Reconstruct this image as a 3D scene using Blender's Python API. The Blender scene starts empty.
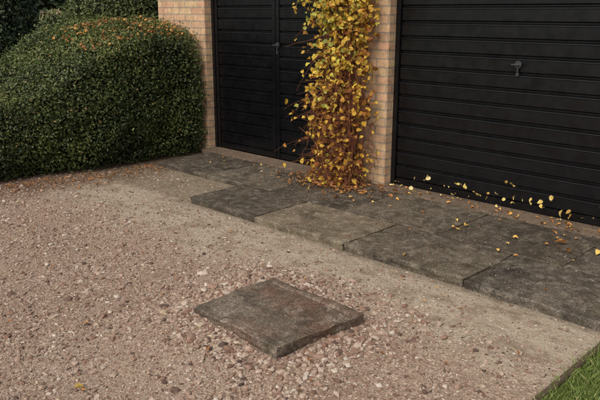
import bpy, bmesh, math, random
import numpy as np
from mathutils import Vector, Matrix
random.seed(7); rng=np.random.default_rng(7)
S=bpy.context.scene
COL=S.collection
# World frame: X runs along the garage front, Y goes into the building, camera stands at the origin.

# ---------------------------------------------------------------- helpers
def link(o,parent=None):
    COL.objects.link(o)
    if parent: o.parent=parent
    return o
def empty(name):
    return link(bpy.data.objects.new(name,None))
def mesh_obj(name,verts,faces,mat=None,parent=None,smooth=False):
    me=bpy.data.meshes.new(name); me.from_pydata([tuple(v) for v in verts],[],faces); me.update()
    if smooth: me.polygons.foreach_set('use_smooth',[True]*len(me.polygons))
    o=bpy.data.objects.new(name,me)
    if mat: me.materials.append(mat)
    return link(o,parent)
def np_mesh(name,V,F,mat,parent=None,rnd=None,smooth=False):
    me=bpy.data.meshes.new(name); k=F.shape[1]
    me.vertices.add(len(V)); me.vertices.foreach_set('co',V.astype(np.float32).ravel())
    me.loops.add(F.size); me.loops.foreach_set('vertex_index',F.astype(np.int32).ravel())
    me.polygons.add(len(F)); me.polygons.foreach_set('loop_start',np.arange(0,F.size,k,dtype=np.int32))
    me.polygons.foreach_set('loop_total',np.full(len(F),k,dtype=np.int32))
    me.polygons.foreach_set('use_smooth',np.full(len(F),smooth))
    if rnd is not None:
        a=me.attributes.new('rnd','FLOAT','POINT'); a.data.foreach_set('value',rnd.astype(np.float32))
    me.update(calc_edges=True); me.materials.append(mat)
    return link(bpy.data.objects.new(name,me),parent)
def box(name,x0,x1,y0,y1,z0,z1,mat,parent=None,bev=0.0):
    bm=bmesh.new(); bmesh.ops.create_cube(bm,size=1)
    for v in bm.verts:
        v.co=Vector((x0 if v.co.x<0 else x1, y0 if v.co.y<0 else y1, z0 if v.co.z<0 else z1))
    if bev>0: bmesh.ops.bevel(bm,geom=bm.edges[:],offset=bev,segments=2,affect='EDGES')
    me=bpy.data.meshes.new(name); bm.to_mesh(me); bm.free(); me.materials.append(mat)
    return link(bpy.data.objects.new(name,me),parent)
_w=rng.normal(size=(40,3)); _w/=np.linalg.norm(_w,axis=1)[:,None]; _ph=rng.uniform(0,6.28,40)
def sn(P,freq,seed=0,n=7):
    P=np.asarray(P,float); r=0
    for i in range(n):
        j=(i*5+seed*3)%40
        r=r+np.sin(P@_w[j]*freq*(0.7+0.13*i)+_ph[j]+seed)
    return r/n*1.6

class NT:
    def __init__(s,name):
        s.m=bpy.data.materials.new(name); s.m.use_nodes=True; s.t=s.m.node_tree; s.n=s.t.nodes
        s.b=s.n['Principled BSDF']; s.co=s.n.new('ShaderNodeTexCoord').outputs['Object']
    def L(s,a,b): s.t.links.new(a,b)
    def noise(s,scale,detail=3,rough=.55,co=None,dist=0):
        n=s.n.new('ShaderNodeTexNoise'); n.inputs['Scale'].default_value=scale; n.inputs['Detail'].default_value=detail
        n.inputs['Roughness'].default_value=rough; n.inputs['Distortion'].default_value=dist
        s.L(co or s.co,n.inputs['Vector']); return n.outputs['Fac']
    def vor(s,scale,feat='F1',out='Distance',co=None):
        n=s.n.new('ShaderNodeTexVoronoi'); n.feature=feat; n.inputs['Scale'].default_value=scale
        s.L(co or s.co,n.inputs['Vector']); return n.outputs[out]
    def ramp(s,fac,stops,interp='LINEAR'):
        n=s.n.new('ShaderNodeValToRGB'); e=n.color_ramp.elements; n.color_ramp.interpolation=interp
        while len(e)<len(stops): e.new(.5)
        for el,(p,c) in zip(e,stops):
            el.position=p; el.color=(*c,1) if isinstance(c,tuple) else (c,c,c,1)
        s.L(fac,n.inputs[0]); return n.outputs[0]
    def mix(s,f,a,b,mode='MIX'):
        n=s.n.new('ShaderNodeMix'); n.data_type='RGBA'; n.blend_type=mode
        for i,v in ((0,f),(6,a),(7,b)):
            if isinstance(v,(int,float)): n.inputs[i].default_value=v if i==0 else (v,v,v,1)
            elif isinstance(v,tuple): n.inputs[i].default_value=(*v,1)
            else: s.L(v,n.inputs[i])
        return n.outputs[2]
    def math(s,op,a,b=0):
        n=s.n.new('ShaderNodeMath'); n.operation=op
        for i,v in ((0,a),(1,b)):
            if isinstance(v,(int,float)): n.inputs[i].default_value=v
            else: s.L(v,n.inputs[i])
        return n.outputs[0]
    def attr(s,name='rnd'):
        n=s.n.new('ShaderNodeAttribute'); n.attribute_name=name; return n.outputs['Fac']
    def bump(s,h,dist,strength=1.0,prev=None):
        n=s.n.new('ShaderNodeBump'); n.inputs['Distance'].default_value=dist; n.inputs['Strength'].default_value=strength
        s.L(h,n.inputs['Height'])
        if prev: s.L(prev,n.inputs['Normal'])
        return n.outputs[0]
    def done(s,col=None,rough=.8,normal=None,spec=.3):
        if col is not None:
            if isinstance(col,tuple): s.b.inputs['Base Color'].default_value=(*col,1)
            else: s.L(col,s.b.inputs['Base Color'])
        if isinstance(rough,(int,float)): s.b.inputs['Roughness'].default_value=rough
        else: s.L(rough,s.b.inputs['Roughness'])
        if normal: s.L(normal,s.b.inputs['Normal'])
        s.b.inputs['Specular IOR Level'].default_value=spec
        return s.m

# ---------------------------------------------------------------- materials
def m_gravel():
    k=NT('gravel_ground')
    base=k.ramp(k.noise(1.1,4,.6),[(.3,(.235,.165,.118)),(.5,(.315,.232,.172)),(.7,(.385,.30,.23))])
    cellc=k.vor(105,out='Color'); sep=k.n.new('ShaderNodeSeparateColor'); k.L(cellc,sep.inputs[0])
    stone=k.ramp(sep.outputs[0],[(0,(.135,.085,.063)),(.3,(.27,.182,.137)),(.6,(.35,.255,.195)),(1,(.44,.355,.285))])
    grainy=k.ramp(k.noise(2.2,3,.6),[(.38,0.15),(.62,.85)])
    c=k.mix(grainy,base,stone)
    fine=k.noise(150,2,.7)
    c=k.mix(.75,c,k.ramp(fine,[(.3,.2),(.5,.5),(.7,.85)]),'OVERLAY')
    sx=k.n.new('ShaderNodeSeparateXYZ'); k.L(k.co,sx.inputs[0])
    wob=k.math('ADD',sx.outputs[1],k.math('MULTIPLY',k.math('SUBTRACT',k.noise(1.9,5,.65),.5),1.7))
    mr=k.n.new('ShaderNodeMapRange'); mr.inputs[1].default_value=2.45; mr.inputs[2].default_value=2.85; k.L(wob,mr.inputs[0])
    sand=k.mix(k.ramp(fine,[(.3,0.0),(.7,1.0)]),(.22,.175,.125),(.56,.48,.375))
    sand=k.mix(k.ramp(k.noise(5,6,.7),[(.49,0.0),(.62,.75)]),sand,(.20,.145,.10))
    c=k.mix(k.math('MULTIPLY',mr.outputs[0],.9),c,sand)
    m2=k.n.new('ShaderNodeMapRange'); m2.inputs[1].default_value=-5.6; m2.inputs[2].default_value=-6.1
    k.L(k.math('ADD',sx.outputs[0],k.math('MULTIPLY',k.math('SUBTRACT',k.noise(3,4),.5),.8)),m2.inputs[0])
    soil=k.mix(k.noise(60,3,.7),(.05,.03,.02),(.20,.115,.07))
    c=k.mix(k.math('MULTIPLY',m2.outputs[0],.85),c,soil)
    m3=k.n.new('ShaderNodeMapRange'); m3.inputs[1].default_value=3.31; m3.inputs[2].default_value=3.41
    k.L(k.math('ADD',sx.outputs[1],k.math('MULTIPLY',k.math('SUBTRACT',k.noise(9,4,.7),.5),.22)),m3.inputs[0])
    c=k.mix(k.math('MULTIPLY',m3.outputs[0],.6),c,(.13,.10,.065))
    n=k.bump(fine,.006,.9); n=k.bump(k.noise(16,5,.7),.035,.7,n)
    return k.done(c,.95,n,.15)
def m_stone():
    k=NT('gravel_stones')
    c=k.ramp(k.attr(),[(0,(.07,.05,.042)),(.15,(.19,.108,.078)),(.4,(.275,.188,.142)),(.65,(.325,.24,.187)),(.9,(.385,.305,.245)),(.98,(.48,.42,.36)),(1,(.33,.25,.15))])
    c=k.mix(.4,c,k.ramp(k.noise(120,1),[(.3,.3),(.7,.75)]),'OVERLAY')
    return k.done(c,.85,None,.2)
def m_slab(name,dark,light,amt,seed,rust=0.0,lich=.6):
    k=NT(name)
    mp=k.n.new('ShaderNodeMapping'); mp.inputs['Location'].default_value=(seed*3.7,seed*1.3,seed); k.L(k.co,mp.inputs[0]); co=mp.outputs[0]
    a=k.noise(2.8,6,.72,co,.5); b=k.noise(14,5,.75,co); f=k.noise(105,3,.75,co)
    c=k.mix(k.ramp(a,[(.5-.18*amt,0.0),(.69-.10*amt,1.0)]),dark,light)
    c=k.mix(k.ramp(b,[(.5,0.0),(.64,lich)]),c,tuple(min(1,x*1.6+.025) for x in light))
    c=k.mix(k.ramp(k.noise(5,5,.7,co),[(.5,0.0),(.64,.7)]),c,tuple(x*.55 for x in dark))
    if rust: c=k.mix(k.ramp(k.noise(4.3,5,.7,co),[(.42,0.0),(.62,rust)]),c,(.13,.070,.045))
    c=k.mix(1.0,c,k.ramp(f,[(.32,.14),(.5,.5),(.68,.9)]),'OVERLAY')
    spot=k.vor(33,co=co)
    c=k.mix(k.ramp(spot,[(.05,.6),(.15,0.0)]),c,(.31,.28,.22))
    moss=k.ramp(k.noise(3.3,4,.65,co,1.0),[(.60,0.0),(.72,.5)])
    c=k.mix(moss,c,(.062,.064,.027))
    h=k.math('ADD',k.math('MULTIPLY',b,.7),k.math('MULTIPLY',f,.25))
    n=k.bump(h,.012,.75)
    return k.done(c,k.ramp(b,[(.35,.42),(.6,.8)]),n,.4)
def m_brick():
    k=NT('buff_brick')
    g=k.n.new('ShaderNodeNewGeometry'); sn_=k.n.new('ShaderNodeSeparateXYZ'); k.L(g.outputs['True Normal'],sn_.inputs[0])
    sp=k.n.new('ShaderNodeSeparateXYZ'); k.L(k.co,sp.inputs[0])
    f=k.math('GREATER_THAN',k.math('ABSOLUTE',sn_.outputs[0]),.5)
    mx=k.n.new('ShaderNodeMix'); k.L(f,mx.inputs[0]); k.L(sp.outputs[0],mx.inputs[2]); k.L(k.math('ADD',sp.outputs[1],.11),mx.inputs[3])
    cb=k.n.new('ShaderNodeCombineXYZ'); k.L(mx.outputs[0],cb.inputs[0]); k.L(sp.outputs[2],cb.inputs[1])
    br=k.n.new('ShaderNodeTexBrick'); k.L(cb.outputs[0],br.inputs['Vector'])
    br.inputs['Scale'].default_value=1; br.inputs['Brick Width'].default_value=.225; br.inputs['Row Height'].default_value=.075
    br.inputs['Mortar Size'].default_value=.0065; br.inputs['Mortar Smooth'].default_value=.25; br.inputs['Bias'].default_value=-.1
    br.inputs['Color1'].default_value=(.51,.355,.205,1); br.inputs['Color2'].default_value=(.49,.28,.18,1); br.inputs['Mortar'].default_value=(.30,.26,.21,1)
    c=k.mix(.55,br.outputs['Color'],k.ramp(k.noise(9,4,.65),[(.3,.25),(.7,.75)]),'OVERLAY')
    c=k.mix(k.ramp(k.noise(55,3,.7),[(.48,0.0),(.7,.6)]),c,(.26,.17,.115))
    n=k.bump(k.math('SUBTRACT',1,br.outputs['Fac']),.008,1.0); n=k.bump(k.noise(70,3,.7),.004,.6,n)
    return k.done(c,.9,n,.15)
def m_black():
    k=NT('black_door_paint')
    c=k.mix(k.ramp(k.noise(5,5,.7),[(.4,0.0),(.75,.6)]),(.0028,.0028,.0036),(.0065,.0065,.007))
    return k.done(c,k.ramp(k.noise(9,4,.6),[(.3,.20),(.7,.36)]),k.bump(k.noise(14,3),.0015,.5),.4)
def m_leaf(name,stops,trans=.25,rough=.55):
    k=NT(name); c=k.ramp(k.attr(),stops)
    c=k.mix(.3,c,k.ramp(k.noise(70,1),[(.3,.35),(.7,.7)]),'OVERLAY')
    k.done(c,rough,None,.35)
    tr=k.n.new('ShaderNodeBsdfTranslucent'); k.L(c,tr.inputs[0]); mx=k.n.new('ShaderNodeMixShader'); mx.inputs[0].default_value=trans
    k.L(k.b.outputs[0],mx.inputs[1]); k.L(tr.outputs[0],mx.inputs[2]); k.L(mx.outputs[0],k.n['Material Output'].inputs[0])
    return k.m
def m_plain(name,c,r=.8,spec=.3,var=.4,scale=20):
    k=NT(name); col=k.mix(k.noise(scale,4,.65),tuple(x*(1-var) for x in c),tuple(x*(1+var) for x in c))
    return k.done(col,r,k.bump(k.noise(scale*3,3),.003,.4),spec)

GRAVEL=m_gravel(); STONE=m_stone(); BRICK=m_brick(); BLACK=m_black()
def m_hleaf(name,stops):
    k=NT(name); return k.done(k.ramp(k.attr(),stops),.5,None,.4)
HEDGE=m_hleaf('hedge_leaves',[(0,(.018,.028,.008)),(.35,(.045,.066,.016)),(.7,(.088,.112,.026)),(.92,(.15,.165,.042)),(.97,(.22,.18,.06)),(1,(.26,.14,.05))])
HEDGE2=m_hleaf('dark_shrub_leaves',[(0,(.012,.024,.012)),(.5,(.032,.055,.022)),(.9,(.08,.11,.045)),(1,(.20,.15,.09))])
LIGHTL=m_hleaf('garden_shrub_leaves',[(0,(.03,.045,.015)),(.5,(.09,.11,.04)),(.8,(.16,.16,.06)),(1,(.32,.22,.14))])
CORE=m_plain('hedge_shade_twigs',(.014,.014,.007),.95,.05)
YEL=m_leaf('autumn_yellow_leaves',[(0,(.10,.035,.014)),(.14,(.24,.08,.02)),(.28,(.44,.20,.03)),(.48,(.60,.36,.045)),(.75,(.68,.47,.07)),(.9,(.52,.46,.08)),(1,(.24,.26,.05))],.3)
FALL=m_leaf('fallen_leaves',[(0,(.10,.05,.02)),(.4,(.32,.13,.04)),(.7,(.55,.26,.06)),(1,(.72,.52,.14))],.1)
PALE=m_leaf('pale_leaves',[(0,(.42,.24,.06)),(.6,(.66,.48,.14)),(1,(.80,.68,.34))],.2)
TWIG=m_plain('reddish_twig_bark',(.15,.055,.028),.8,.2)
GRASS=m_hleaf('grass_blades',[(0,(.07,.10,.02)),(.5,(.13,.18,.04)),(.9,(.22,.27,.08)),(1,(.34,.28,.14))])

# ---------------------------------------------------------------- ground
def ground_h(P):
    x,y=P[:,0],P[:,1]
    P3=np.stack([x,y,0*x],1)
    h=.012*sn(P3,1.6,1)+.006*sn(P3,6,2)+.003*sn(P3,22,3)
    d=np.hypot((x+2.40)/.75,(y-2.27)/.6)
    bank=.046-.022*np.clip((x+2.45)/.35,-1,1)*1.0
    h=h+bank*np.exp(-(np.maximum(d-.45,0)*1.9)**2)*(1+.25*sn(P3,7,5))
    e=np.where(x>-4.8,np.clip((y-3.1)/.3,0,1),0)
    h=h*(1-.7*e)-.010*e
    return h+.004
def fine_sheet(name,x0,x1,y0,y1,step,hf,mat):
    nx=int((x1-x0)/step)+1; ny=int((y1-y0)/step)+1
    X,Y=np.meshgrid(np.linspace(x0,x1,nx),np.linspace(y0,y1,ny)); P=np.stack([X.ravel(),Y.ravel()],1)
    V=np.column_stack([P,hf(P)]); i=np.arange(nx*ny).reshape(ny,nx)
    F=np.stack([i[:-1,:-1].ravel(),i[:-1,1:].ravel(),i[1:,1:].ravel(),i[1:,:-1].ravel()],1)
    return np_mesh(name,V,F,mat,smooth=True)
k=NT('lawn_ground'); gcol=k.mix(k.noise(3,5,.7),(.035,.055,.014),(.09,.12,.03)); LAWN=k.done(gcol,.95,k.bump(k.noise(60,3),.02,.6),.1)
mesh_obj('ground',[(-400,-400,-.06),(400,-400,-.06),(400,400,-.06),(-400,400,-.06)],[(0,1,2,3)],LAWN)
drive=fine_sheet('gravel_driveway',-9,-1.07,-6,4.95,.03,ground_h,GRAVEL)

def poly_ico():
    bm=bmesh.new(); bmesh.ops.create_icosphere(bm,subdivisions=1,radius=1); V=np.array([v.co[:] for v in bm.verts]); F=np.array([[v.index for v in f.verts] for f in bm.faces]); bm.free(); return V,F
IV,IF=poly_ico()
OV=np.array([(1,0,0),(-1,0,0),(0,1,0),(0,-1,0),(0,0,1),(0,0,-1)],float)
OF=np.array([(0,2,4),(2,1,4),(1,3,4),(3,0,4),(2,0,5),(1,2,5),(3,1,5),(0,3,5)])
def scatter_stones(P,r,BV,BF,flat=.65,jit=.28):
    n=len(P); m=len(BV)
    B=BV[None]*(1+rng.uniform(-jit,jit,(n,m,1)))+rng.uniform(-jit,jit,(n,m,3))*.5
    sc=np.stack([rng.uniform(.8,1.5,n),rng.uniform(.6,1.0,n),rng.uniform(.7,1.1,n)*flat],1)*r[:,None]
    B=B*sc[:,None]
    a=rng.uniform(0,6.28,n); t=rng.uniform(-.5,.5,n)
    c,s=np.cos(t)[:,None],np.sin(t)[:,None]; y,z=B[...,1].copy(),B[...,2].copy(); B[...,1]=y*c-z*s; B[...,2]=y*s+z*c
    c,s=np.cos(a)[:,None],np.sin(a)[:,None]; x,y=B[...,0].copy(),B[...,1].copy(); B[...,0]=x*c-y*s; B[...,1]=x*s+y*c
    V=(B+P[:,None]).reshape(-1,3); F=(BF[None]+(np.arange(n)*m)[:,None,None]).reshape(-1,BF.shape[1])
    return V,F,np.repeat(rng.uniform(0,1,n),m)
def gravel_points(n,lo=.05):
    x=rng.uniform(-6.6,-1.09,n); y=rng.uniform(.3,4.0,n)
    P3=np.stack([x,y,0*x],1)
    wob=y+.38*sn(P3,3,5)+.12*sn(P3,11,2)
    dens=np.clip(1-(wob-2.3)/.65,lo,1)
    dens*=np.clip(.60+.6*sn(P3,3.6,6),.10,1)
    dens=np.maximum(dens,lo)
    dc=np.hypot((x+2.40)/.66,(y-2.25)/.56); dens=np.maximum(dens,np.where((dc<1.35),.9,0))
    near=np.clip(1-(y-(-x*.2+1.3))/2.0,0,1); dens=np.clip(dens+.25*near,0,1)
    dens*=np.where(x<-4.6,.75,1)
    keep=rng.uniform(0,1,n)<dens
    keep&=~((x>-4.7)&(y>3.38))
    keep&=~((x>-2.70)&(x<-2.09)&(y>2.02)&(y<2.53))
    keep&=~((y>3.98)&(x>-6.1))
    return np.stack([x,y],1)[keep]
P=gravel_points(125000,.16); r=np.clip(rng.lognormal(math.log(.0046),.38,len(P)),.0018,.011)
V1,F1,R1=scatter_stones(np.column_stack([P,ground_h(P)+r*.25]),r,OV,OF,.7,.3)
np_mesh('gravel_stones',V1,F1,STONE,rnd=R1)
P=gravel_points(11000,.03); r=np.clip(rng.lognormal(math.log(.0090),.36,len(P)),.005,.025)
q=rng.uniform(0,6.28,1500); rad=1+np.abs(rng.normal(0,.40,1500))
sq=1/np.maximum(np.abs(np.cos(q)),np.abs(np.sin(q)))
E=np.stack([-2.395+.352*rad*np.cos(q)*sq,2.27+.31*rad*np.sin(q)*sq],1)
P=np.vstack([P,E]); r=np.concatenate([r,np.clip(rng.lognormal(math.log(.0100),.42,1500),.004,.027)])
V2,F2,R2=scatter_stones(np.column_stack([P,ground_h(P)+r*.25]),r,IV,IF,.6,.25)
np_mesh('gravel_stones',V2,F2,STONE,rnd=R2)

# ---------------------------------------------------------------- paving
paving=empty('stone_slab_paving')
def slab(name,x0,x1,y0,y1,zt,th,mat,parent,seed,tilt=(0,0),panel=False,nx=56,chip=.006,skew=0):
    ny=max(20,int(nx*(y1-y0)/(x1-x0)))
    u=np.linspace(0,1,nx); v=np.linspace(0,1,ny)
    u=np.concatenate([[0,.006],u[1:-1],[.994,1]]); v=np.concatenate([[0,.009],v[1:-1],[.991,1]]); nx,ny=len(u),len(v)
    U,Vv=np.meshgrid(u,v); X=x0+(x1-x0)*U; Y=y0+(y1-y0)*Vv
    P3=np.stack([X,Y,0*X+seed],2)
    d=np.minimum(np.minimum(X-x0,x1-X),np.minimum(Y-y0,y1-Y))
    nz=sn(P3,9,seed%9)*.0016+sn(P3,40,(seed+3)%9)*.0012
    Z=zt+nz-.005*np.exp(-d/.006)-np.where(d<.04,np.maximum(0,sn(P3,30,(seed+1)%9)-.25)*.014*np.exp(-d/.014),0)
    if panel:
        g=np.abs(d-.062); Z-=.010*np.exp(-(g/.009)**2); Z-=np.where(d>.07,.004,0)+np.maximum(0,sn(P3,13,2)-.3)*.008
    Z=Z+(X-(x0+x1)/2)*tilt[0]+(Y-(y0+y1)/2)*tilt[1]
    e=np.exp(-d/.02)*chip
    X=X+e*sn(P3,16,(seed+2)%9)+skew*U*(Vv-.5); Y=Y+e*sn(P3,18,(seed+4)%9)
    T=np.stack([X,Y,Z],2).reshape(-1,3); i=np.arange(nx*ny).reshape(ny,nx)
    F=[tuple(f) for f in np.stack([i[:-1,:-1].ravel(),i[:-1,1:].ravel(),i[1:,1:].ravel(),i[1:,:-1].ravel()],1)]
    ring=list(i[0,:])+list(i[1:,-1])+list(i[-1,::-1][1:])+list(i[::-1,0][1:-1])
    vs=[tuple(p) for p in T]; prev=ring
    cx,cy=(x0+x1)/2,(y0+y1)/2
    for lv in (.25,.5,.75,1):
        cur=[]
        for ri in ring:
            p=T[ri]; q3=np.array([p[0],p[1],lv*2+seed]); o=.005*float(sn(q3,26,(seed+5)%9))*(1 if lv<1 else 2)-.012*lv
            dx,dy=p[0]-cx,p[1]-cy; l=math.hypot(dx,dy)
            vs.append((p[0]+dx/l*o,p[1]+dy/l*o,p[2]-th*lv)); cur.append(len(vs)-1)
        for a in range(len(ring)):
            b=(a+1)%len(ring); F.append((prev[a],cur[a],cur[b],prev[b]))
        prev=cur
    F.append(tuple(prev[::-1]))
    return mesh_obj(name,vs,F,mat,parent,smooth=False)
row1=[(-4.67,-3.845,'a'),(-3.835,-2.915,'b'),(-2.905,-1.965,'c'),(-1.955,-1.035,'d'),(-1.025,-.11,'a'),(-.10,.81,'c'),(.82,1.73,'a')]
row2=[(-6.10,-5.26,'a'),(-5.25,-4.36,'c'),(-4.35,-3.46,'a'),(-3.45,-2.56,'c'),(-2.55,-1.64,'a'),(-1.63,-.72,'d'),(-.71,.2,'c'),(.21,1.1,'a')]
kinds={'a':((.046,.036,.026),(.095,.076,.056),.5),'b':((.100,.076,.050),(.170,.136,.095),1.0),
       'c':((.056,.044,.031),(.125,.102,.074),.75),'d':((.048,.039,.030),(.110,.091,.070),.6)}
s=1
for row,y0,y1 in ((row1,3.40,4.02),(row2,4.032,4.76)):
    for x0,x1,kd in row:
        kk=kinds[kd]
        slab('paving_slab',x0,x1,y0,y1,.054+rng.uniform(-.005,.005),.08,m_slab('slab_stone_%d'%s,kk[0],kk[1],kk[2],s),paving,s,(rng.uniform(-.007,.007),rng.uniform(-.007,.007)))
        s+=1
JOINT=m_plain('mossy_joint_soil',(.055,.046,.026),.95,.1,.6,30)
box('joint_bed',-4.64,1.7,3.45,4.9,-.04,.042,JOINT,paving); box('joint_bed',-6.07,-4.64,4.07,4.9,-.04,.0425,JOINT,paving)
k=NT('worn_concrete_threshold'); c=k.mix(k.noise(6,5,.7),(.06,.042,.03),(.21,.155,.11)); c=k.mix(.9,c,k.ramp(k.noise(90,3,.7),[(.3,.15),(.7,.85)]),'OVERLAY')
THR=k.done(c,.9,k.bump(k.noise(30,4),.01,.7),.2)
box('threshold',-6.28,-4.16,4.77,5.0,-.04,.062,THR,paving,.006)
box('threshold',-4.16,5,4.77,4.875,-.04,.064,THR,paving,.006)
box('threshold',-3.70,-1.37,4.876,5.0,-.04,.064,THR,paving,.004)
cover=empty('concrete_inspection_cover')
CM=m_slab('cover_concrete',(.072,.051,.037),(.155,.125,.095),.75,31,.6,.85)
slab('cover_slab',-2.735,-2.066,1.974,2.56,.094,.075,CM,cover,31,(-.008,.0),True,110,.013,.05)
box('cover_frame',-2.70,-2.12,2.02,2.51,-.05,.03,m_plain('cover_frame_concrete',(.10,.075,.055)),cover)
KERB=m_plain('edging_board_wood',(.085,.062,.043),.9,.15,.4,14)
box('lawn_edging_board',-1.085,-1.055,-3,3.385,-.05,.020,KERB,None,.004)

# ---------------------------------------------------------------- lawn blades
lawnE=empty('lawn')
n=44000; x=rng.uniform(-1.085,.6,n); y=3.39-rng.uniform(0,1,n)**1.2*2.6
h=rng.uniform(.015,.05,n); a=rng.uniform(0,6.28,n); w=rng.uniform(.0012,.0026,n); ln=rng.uniform(.2,1.0,n)*h; b=rng.uniform(0,6.28,n)
base=np.stack([x,y,np.full(n,-.002)],1); side=np.stack([np.cos(a)*w,np.sin(a)*w,0*a],1); lean=np.stack([np.cos(b)*ln,np.sin(b)*ln,h],1)
midp=base+lean*np.array([.35,.35,.6])
V=np.stack([base-side,base+side,midp+side*.8,base+lean,midp-side*.8],1).reshape(-1,3)
F=(np.array([[0,1,2,3,4]])[None]+(np.arange(n)*5)[:,None,None]).reshape(-1,5)
np_mesh('grass_blades',V,F,GRASS,lawnE,np.repeat(rng.uniform(0,1,n),5))
box('turf',-1.053,1.9,-6,3.385,-.055,.004,LAWN,lawnE)

# ---------------------------------------------------------------- building
house=empty('brick_garage_building')
FY=4.88; DY=5.0
box('pier',-7.18,-6.28,FY,5.25,-.05,2.12,BRICK,house,.004)
box('pillar',-4.16,-3.70,FY,5.25,-.05,2.12,BRICK,house,.004)
box('pier',-1.37,5.0,FY,5.25,-.05,2.12,BRICK,house,.004)
box('wall_above_doors',-7.18,5.0,FY,5.25,2.122,2.75,BRICK,house)
box('side_wall',-7.18,-6.93,5.252,11,-.05,2.75,BRICK,house); box('side_wall',4.75,5.0,5.252,11,-.05,2.75,BRICK,house)
box('rear_wall',-6.928,4.748,10.75,11,-.05,2.75,BRICK,house)
box('flat_roof',-7.4,5.2,4.7,11.2,2.752,2.90,m_plain('roof_felt',(.06,.06,.06)),house,.01)
box('fascia_board',-7.43,5.23,4.66,4.698,2.70,2.93,m_plain('fascia_paint',(.6,.6,.58),.5),house,.004)
def ribbed(name,x0,x1,z0,z1,y,parent,period=.127):
    prof=[]; z=z0
    while z<z1-.02:
        zz=min(z+period,z1)
        prof+= [(y-.001,z),(y-.012,z+.008),(y-.0125,zz-.032),(y-.020,zz-.028),(y-.019,zz-.022),(y-.003,zz-.012),(y+.003,zz-.010),(y+.003,zz-.002)]
        z=zz
    prof.append((y,z1))
    vs=[]; F=[]
    xs=np.linspace(x0,x1,16)
    for px in xs:
        for (py,pz) in prof:
            q3=np.array([px,pz,0.]); vs.append((px,py+.0016*float(sn(q3,3.5,4)),pz+.001*float(sn(q3,5,3))))
    m=len(prof)
    for i in range(len(xs)-1):
        for j in range(m-1):
            F.append((i*m+j,(i+1)*m+j,(i+1)*m+j+1,i*m+j+1))
    return mesh_obj(name,vs,F,BLACK,parent)
MET=m_plain('door_handle_metal',(.03,.03,.032),.35,.6,.1)
for (x0,x1,pair) in ((-6.28,-4.16,True),(-3.70,-1.37,False)):
    d=empty('garage_door'); d.parent=house
    box('frame_left',x0+.001,x0+.05,DY-.03,DY+.06,.066,2.12,BLACK,d,.003); box('frame_right',x1-.05,x1-.001,DY-.03,DY+.06,.066,2.12,BLACK,d,.003)
    box('frame_head',x0+.051,x1-.051,DY-.03,DY+.06,2.06,2.119,BLACK,d,.003)
    box('backing',x0+.051,x1-.051,DY+.03,DY+.05,.066,2.059,BLACK,d)
    if pair:
        xm=-5.235
        ribbed('panel',x0+.10,xm-.055,.14,2.0,DY,d); ribbed('panel',xm+.055,x1-.10,.14,2.0,DY,d)
        for a_,b_ in ((x0+.053,x0+.10),(xm-.055,xm-.003),(xm+.003,xm+.055),(x1-.10,x1-.053)):
            box('stile',a_,b_,DY-.022,DY+.028,.075,2.055,BLACK,d,.003)
        for a_,b_ in ((x0+.101,xm-.056),(xm+.056,x1-.101)):
            box('bottom_rail',a_,b_,DY-.018,DY+.027,.075,.139,BLACK,d,.003); box('top_rail',a_,b_,DY-.018,DY+.027,2.0,2.055,BLACK,d,.003)
        hx,hz=xm+.03,1.27
    else:
        ribbed('panel',x0+.056,x1-.056,.13,2.05,DY,d); box('bottom_rail',x0+.056,x1-.056,DY-.020,DY+.027,.07,.129,BLACK,d,.004)
        hx,hz=-2.526,1.21
    bm=bmesh.new()
    def cyl(r1,dep,loc,rot,seg=20,r2=None):
        R=Matrix.Rotation(rot[0],4,'X')@Matrix.Rotation(rot[1],4,'Y')
        bmesh.ops.create_cone(bm,cap_ends=True,segments=seg,radius1=r1,radius2=r2 if r2 else r1,depth=dep,matrix=Matrix.Translation(loc)@R)
    cyl(.030,.006,(hx,DY-.024,hz),(math.pi/2,0)); cyl(.009,.03,(hx,DY-.038,hz),(math.pi/2,0))
    cyl(.0065,.085,(hx,DY-.054,hz),(0,math.pi/2)); cyl(.007,.05,(hx,DY-.030,hz-.045),(0,0)); cyl(.014,.008,(hx,DY-.026,hz-.075),(math.pi/2,0))
    me=bpy.data.meshes.new('handle'); bm.to_mesh(me); bm.free(); me.materials.append(MET); link(bpy.data.objects.new('handle',me),d)

# ---------------------------------------------------------------- foliage tools
def unit(a): return a/np.maximum(np.linalg.norm(a,axis=-1,keepdims=True),1e-9)
def leaves(name,P,N,L,W,mat,parent,rnd,fold=.25,shape='leaf'):
    n=len(P); t=unit(np.cross(N,rng.normal(size=(n,3)))); b=np.cross(N,t); N=unit(N)
    if shape=='quad':
        pts=[(-.5,0,0),(0,-.5,fold*.5),(.5,0,0),(0,.5,fold*.5)]; F0=np.array([[0,1,2],[0,2,3]])
    else:
        pts=[(-.48,0,0),(-.42,-.3,.5*fold),(-.08,-.5,.7*fold),(.28,-.28,.5*fold),(.56,0,-.15),(.28,.28,.5*fold),(-.08,.5,.7*fold),(-.42,.3,.5*fold),(0,0,.05)]
        F0=np.array([[0,1,8],[1,2,8],[2,3,8],[3,4,8],[4,5,8],[5,6,8],[6,7,8],[7,0,8]])
    m=len(pts); J=rng.normal(0,.10 if shape!='quad' else 0,(n,m))
    V=np.stack([P+t*(L*p[0])[:,None]+b*(W*p[1])[:,None]+N*(W*(p[2]+J[:,i]))[:,None] for i,p in enumerate(pts)],1).reshape(-1,3)
    F=(F0[None]+(np.arange(n)*m)[:,None,None]).reshape(-1,3)
    return np_mesh(name,V,F,mat,parent,np.repeat(rnd,m))
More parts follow.
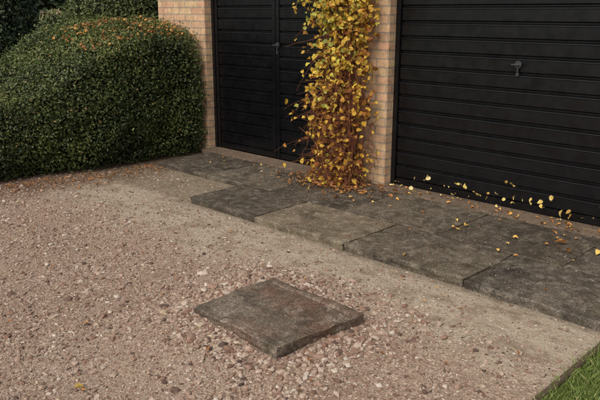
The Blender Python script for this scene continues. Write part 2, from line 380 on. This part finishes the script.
def shell(sdf,lo,hi,n,d0,d1):
    out=[];got=0
    while got<n:
        p=rng.uniform(lo,hi,(60000,3)); d=sdf(p); q=p[(d>d0)&(d<d1)&(p[:,2]>.02)]; out.append(q); got+=len(q)
        if len(q)==0: break
    p=np.vstack(out)[:n]; e=.02
    g=np.stack([sdf(p+np.array(v)*e)-sdf(p-np.array(v)*e) for v in ((1,0,0),(0,1,0),(0,0,1))],1)
    return p,unit(g),sdf(p)
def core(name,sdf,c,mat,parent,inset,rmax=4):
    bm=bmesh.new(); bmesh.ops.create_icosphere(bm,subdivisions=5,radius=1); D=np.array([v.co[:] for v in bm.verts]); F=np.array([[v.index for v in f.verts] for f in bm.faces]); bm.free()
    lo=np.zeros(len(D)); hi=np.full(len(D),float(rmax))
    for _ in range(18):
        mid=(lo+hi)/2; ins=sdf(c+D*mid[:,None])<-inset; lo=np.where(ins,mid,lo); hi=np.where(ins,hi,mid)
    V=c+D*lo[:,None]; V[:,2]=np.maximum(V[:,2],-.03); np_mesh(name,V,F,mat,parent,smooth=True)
def shrub(name,sdf,lo,hi,c,n,size,mat,inset=.10,jit=.9,d1=.035,light=0,whisk=0):
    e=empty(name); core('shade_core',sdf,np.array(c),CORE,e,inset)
    p,N,d=shell(sdf,lo,hi,n,-inset*.95,d1)
    if whisk:
        p2,N2,d2=shell(sdf,lo,hi,whisk,.0,.02)
        cl=rng.integers(0,whisk,whisk*3); hgt=rng.uniform(.0,.075,whisk*3)[:,None]
        up=unit(N2[cl]+np.array([0,0,.8])); pp=p2[cl]+up*hgt+rng.normal(0,.006,(whisk*3,3))
        p=np.vstack([p,pp]); N=np.vstack([N,N2[cl]]); d=np.concatenate([d,np.full(whisk*3,.03)])
    n=len(p)
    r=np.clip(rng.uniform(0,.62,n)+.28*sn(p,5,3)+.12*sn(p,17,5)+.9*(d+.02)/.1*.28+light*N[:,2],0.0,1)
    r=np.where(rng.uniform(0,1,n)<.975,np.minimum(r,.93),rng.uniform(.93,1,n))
    Nn=unit(N+rng.normal(size=(n,3))*jit)
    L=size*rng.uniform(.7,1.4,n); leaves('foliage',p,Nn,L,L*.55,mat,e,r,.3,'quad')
    return e
def rbox(p,c,h,r):
    q=np.abs(p-c)-h+r; return np.linalg.norm(np.maximum(q,0),axis=1)+np.minimum(q.max(1),0)-r
def sdf_h(p):
    x,y=p[:,0],p[:,1]
    top=np.interp(y,[2.2,2.8,3.2,3.6,4.1,4.5,4.8],[.80,.86,1.08,1.36,1.49,1.48,1.46])-.12*np.clip((x+6.9)/.6,0,1)
    q=p.copy(); q[:,2]=p[:,2]*1.35/top
    xs=q[:,0]+.28*np.clip((3.3-y)/1.0,0,1.3)
    q[:,0]=xs+.10*np.clip((.25-p[:,2])/.25,0,1)
    d=rbox(q,np.array([-7.09,3.34,.60]),np.array([.80,1.47,.75]),.07)
    return d+.060*sn(p,4.2,1)+.035*sn(p,11,2)+.022*sn(p,30,5)
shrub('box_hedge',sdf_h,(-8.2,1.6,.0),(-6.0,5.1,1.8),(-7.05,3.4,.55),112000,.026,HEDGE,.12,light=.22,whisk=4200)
def ell(c,r,amp=.06,fr=5,sd=4):
    c=np.array(c); r=np.array(r)
    return lambda p:(np.linalg.norm((p-c)/r,axis=1)-1)*r.min()+amp*sn(p,fr,sd)+.03*sn(p,15,2)
shrub('rounded_shrub',ell((-8.5,5.15,.95),(.85,.85,1.15)),(-9.7,4.0,0),(-7.3,6.3,2.4),(-8.5,5.15,1.),36000,.034,HEDGE,.12,light=.25,whisk=1200)
shrub('tall_yew',ell((-10.9,4.2,1.5),(.8,.8,2.0),.1),(-12.2,3,0),(-9.7,5.6,3.8),(-10.9,4.2,1.6),32000,.05,HEDGE2,.14)
shrub('garden_shrub',ell((-12.6,6.4,.6),(1.3,1.3,1.0),.16,3),(-14.4,4.4,0),(-10.9,8,2.1),(-12.6,6.4,.7),16000,.07,LIGHTL,.2,light=.2)
def sdf_b(p): return rbox(p,np.array([-17,8,1.6]),np.array([1.2,12,1.9]),.5)+.2*sn(p,1.6,2)+.06*sn(p,7,3)
eb=empty('boundary_hedge'); pb,Nb,db=shell(sdf_b,(-18.6,-4.5,0),(-15.4,20.5,3.9),45000,-.25,.05)
leaves('foliage',pb,unit(Nb+rng.normal(size=pb.shape)*.8),rng.uniform(.10,.18,len(pb)),rng.uniform(.07,.10,len(pb)),HEDGE2,eb,np.clip(rng.uniform(0,1,len(pb)),0,1),.3,'quad')
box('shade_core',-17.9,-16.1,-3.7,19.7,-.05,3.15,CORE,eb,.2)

# ---------------------------------------------------------------- climber on the pillar
vine=empty('autumn_climbing_plant')
cu=bpy.data.curves.new('stems','CURVE'); cu.dimensions='3D'; cu.bevel_depth=1.0; cu.bevel_resolution=1; cu.materials.append(TWIG)
def spline(pts,rad):
    s_=cu.splines.new('POLY'); s_.points.add(len(pts)-1)
    for i,(p_,r_) in enumerate(zip(pts,rad)): s_.points[i].co=(*p_,1); s_.points[i].radius=r_
zk=[0,.15,.35,.6,.8,.95,1.2,1.6,2.6]; wk=[.24,.32,.37,.37,.33,.30,.38,.41,.40]
def hw(z): return np.interp(z,zk,wk)
CX=-4.09
for i in range(22):
    z=0; x=CX+rng.uniform(-.14,.16); y=4.72+rng.uniform(-.08,.08); pts=[];tx=CX+rng.uniform(-.28,.28)
    N_=26
    for j in range(N_):
        z=2.55*j/(N_-1)
        x+= (tx-x)*.09+rng.normal(0,.02); y+=(4.76-y)*.1+rng.normal(0,.015); y=min(y,4.86); pts.append((x,y,z))
    r0=rng.uniform(.005,.013); spline(pts,[r0*(1-.6*j/N_) for j in range(N_)])
tips=[]
for i in range(1150):
    low=i<620
    z=rng.uniform(.05,1.0) if low else rng.uniform(.05,2.5)
    w_=hw(z); x=CX+rng.uniform(-.7,.7)*w_; y=rng.uniform(4.58,4.85)
    dx=rng.normal(0,.7); dy=-abs(rng.normal(0,.42)); dz=rng.normal(.1,.7); l=rng.uniform(.12,.34); pts=[(x,y,z)]
    for j in range(6):
        dz-=.12; x+=dx*l/6+rng.normal(0,.011); y+=dy*l/6+rng.normal(0,.011); z+=dz*l/6+rng.normal(0,.011)
        x=min(max(x,CX-w_*1.15),CX+w_*.95); y=min(y,4.87); z=max(z,.06)
        pts.append((x,y,z)); tips.append((x,y,z))
    r0=rng.uniform(.0016,.0036); spline(pts,[r0*(1-.1*j) for j in range(7)])
link(bpy.data.objects.new('stems',cu),vine)
tips=np.array(tips); n=8800
idx=rng.integers(0,len(tips),n); P=tips[idx]+rng.normal(0,.028,(n,3))
keep=rng.uniform(0,1,n)<np.interp(P[:,2],[0,.3,.6,.85,1.05,1.3,2.5],[.13,.13,.16,.30,.9,1,1])
keep&=(sn(P,8,2)>-.45)|(rng.uniform(0,1,n)<.3)
P=P[keep]; P[:,1]=np.minimum(P[:,1],4.865); n=len(P)
N=unit(np.array([.1,-.75,.55])+rng.normal(size=(n,3))*.65); L=rng.uniform(.026,.060,n)
depthy=(4.87-P[:,1])/.35
rr=np.clip(rng.beta(1.9,1.7,n)+.18*sn(P,5,4)-.22*(P[:,2]<.75)+.08*depthy,0,1)
leaves('leaves',P,N,L,L*rng.uniform(.7,.95,n),YEL,vine,rr,.22)

cr=empty('trailing_creeper')
cu=bpy.data.curves.new('stems','CURVE'); cu.dimensions='3D'; cu.bevel_depth=1.0; cu.materials.append(m_plain('creeper_stem',(.012,.010,.008)))
LP=[]
for i in range(19):
    x=-3.64+i*.108+rng.uniform(-.05,.05); z=.07; y=4.93; pts=[]; zt=rng.uniform(.09,.31)
    for j in range(9):
        pts.append((x,y,z)); x+=rng.uniform(.01,.04); z+=(zt-z)*.3+rng.normal(0,.016); z=min(max(z,.075),.34); y=4.92+rng.normal(0,.02)
        if x>-1.5: break
        if rng.uniform()<.40: LP.append((x+rng.normal(0,.03),y-.01,z+rng.normal(0,.02)))
    spline(pts,[.0009]*len(pts))
link(bpy.data.objects.new('stems',cu),cr)
LP=np.array(LP); LP[:,2]=np.maximum(LP[:,2],.08); n=len(LP); L=np.clip(rng.lognormal(math.log(.028),.38,n),.014,.055)
leaves('leaves',LP,unit(np.array([.1,-.8,.4])+rng.normal(size=(n,3))*.9),L,L*.75,PALE,cr,rng.uniform(0,1,n),.25)

# ---------------------------------------------------------------- fallen leaves
fl=[(-1.82,4.41,.08,.5),(-2.50,4.31,.05,.9),(-1.555,4.395,.06,.95),(-2.1,4.31,.04,.8),(-2.54,1.216,.05,.95),(-3.11,1.55,.045,.6),(-1.95,4.6,.05,.5),(-1.72,4.3,.05,.45),(-2.62,4.38,.035,1.)]
for i in range(75): fl.append((rng.uniform(-5.9,-1.1),4.05+.68*rng.uniform()**.7,rng.uniform(.014,.036),rng.uniform()))
for i in range(330): fl.append((np.clip(rng.normal(-4.08,.27),-4.9,-3.2),np.clip(rng.normal(4.62,.13),4.1,4.86),rng.uniform(.02,.048),rng.uniform(0,.62)))
for i in range(85): fl.append((rng.uniform(-3.6,-1.3),rng.uniform(4.74,4.95),rng.uniform(.015,.04),rng.uniform(.1,1)))
for i in range(14): fl.append((rng.uniform(-4.6,-1.1),rng.uniform(3.45,4.0),rng.uniform(.012,.03),rng.uniform(.0,1)))
for i in range(120): fl.append((rng.uniform(-6.2,-1.3),rng.uniform(.6,3.3),rng.uniform(.010,.026),rng.uniform(0,.7)))
for i in range(420):
    y_=rng.uniform(2.0,4.0); fl.append((-6.25-.28*max(0,3.3-y_)+abs(rng.normal(0,.28)),y_,rng.uniform(.012,.032),rng.uniform(0,.55)))
fl=np.array(fl); P=fl[:,:2]; z=np.where((P[:,1]>4.03)|((P[:,1]>3.4)&(P[:,0]>-4.67)),.068,ground_h(P)+.012)
n=len(fl); leaves('fallen_leaves',np.column_stack([P,z+fl[:,2]*.12]),unit(np.array([0,0,1.])+rng.normal(size=(n,3))*.3),fl[:,2],fl[:,2]*.75,FALL,None,fl[:,3],.35)
n=330; yy=rng.uniform(3.5,4.78,n); xx=rng.uniform(-7.3,-6.32,n); zz=np.full(n,1.8)
for _ in range(85):
    dd=sdf_h(np.stack([xx,yy,zz],1)); zz=np.where(dd>.02,zz-.01,zz)
leaves('fallen_leaves',np.stack([xx,yy,zz+.02],1),unit(np.array([0,-.2,1.])+rng.normal(size=(n,3))*.5),rng.uniform(.025,.05,n),rng.uniform(.02,.04,n),FALL,None,rng.uniform(.1,.75,n),.3)
n=5600; x=np.concatenate([rng.normal(-4.0,.5,2800),rng.uniform(-6,-1.1,2800)]); y=np.concatenate([rng.normal(4.55,.22,2800),rng.uniform(3.42,4.85,2800)])
k_=(y>3.42)&(y<4.86)&((y>4.05)|(x>-4.6))&(x>-6.05); x,y=x[k_],y[k_]; n=len(x); r=rng.uniform(.0015,.0055,n)
V3,F3,R3=scatter_stones(np.stack([x,y,.059+r*.3],1),r,OV,OF)
kc=NT('soil_crumb'); CR=kc.done(kc.ramp(kc.attr(),[(0,(.03,.02,.014)),(.5,(.10,.065,.04)),(.85,(.25,.19,.14)),(1,(.4,.34,.28))]),.9)
np_mesh('soil_crumbs',V3,F3,CR,None,R3)

# ---------------------------------------------------------------- light, camera
w=bpy.data.worlds.new('World'); S.world=w; w.use_nodes=True; nt=w.node_tree
sky=nt.nodes.new('ShaderNodeTexSky'); sky.sky_type='NISHITA'; sky.sun_disc=False; sky.sun_elevation=math.radians(44); sky.sun_rotation=math.radians(168)
sky.dust_density=3; sky.air_density=1
hs=nt.nodes.new('ShaderNodeHueSaturation'); hs.inputs['Saturation'].default_value=.25
nt.links.new(sky.outputs[0],hs.inputs['Color']); nt.links.new(hs.outputs[0],nt.nodes['Background'].inputs[0]); nt.nodes['Background'].inputs[1].default_value=.15
ld=bpy.data.lights.new('sun','SUN'); ld.energy=2.5; ld.angle=math.radians(40); ld.color=(1,.92,.80); lo=link(bpy.data.objects.new('sun',ld)); lo.rotation_euler=(math.radians(46),0,math.radians(12))
cd=bpy.data.cameras.new('camera'); cd.sensor_width=36; cd.lens=40.8; cd.clip_end=2000; co=link(bpy.data.objects.new('camera',cd))
co.location=(0,0,1.6); co.rotation_euler=(math.radians(90-15.45),0,math.radians(44.43)); S.camera=co
S.view_settings.view_transform='Standard'; S.view_settings.look='None'; S.view_settings.exposure=0
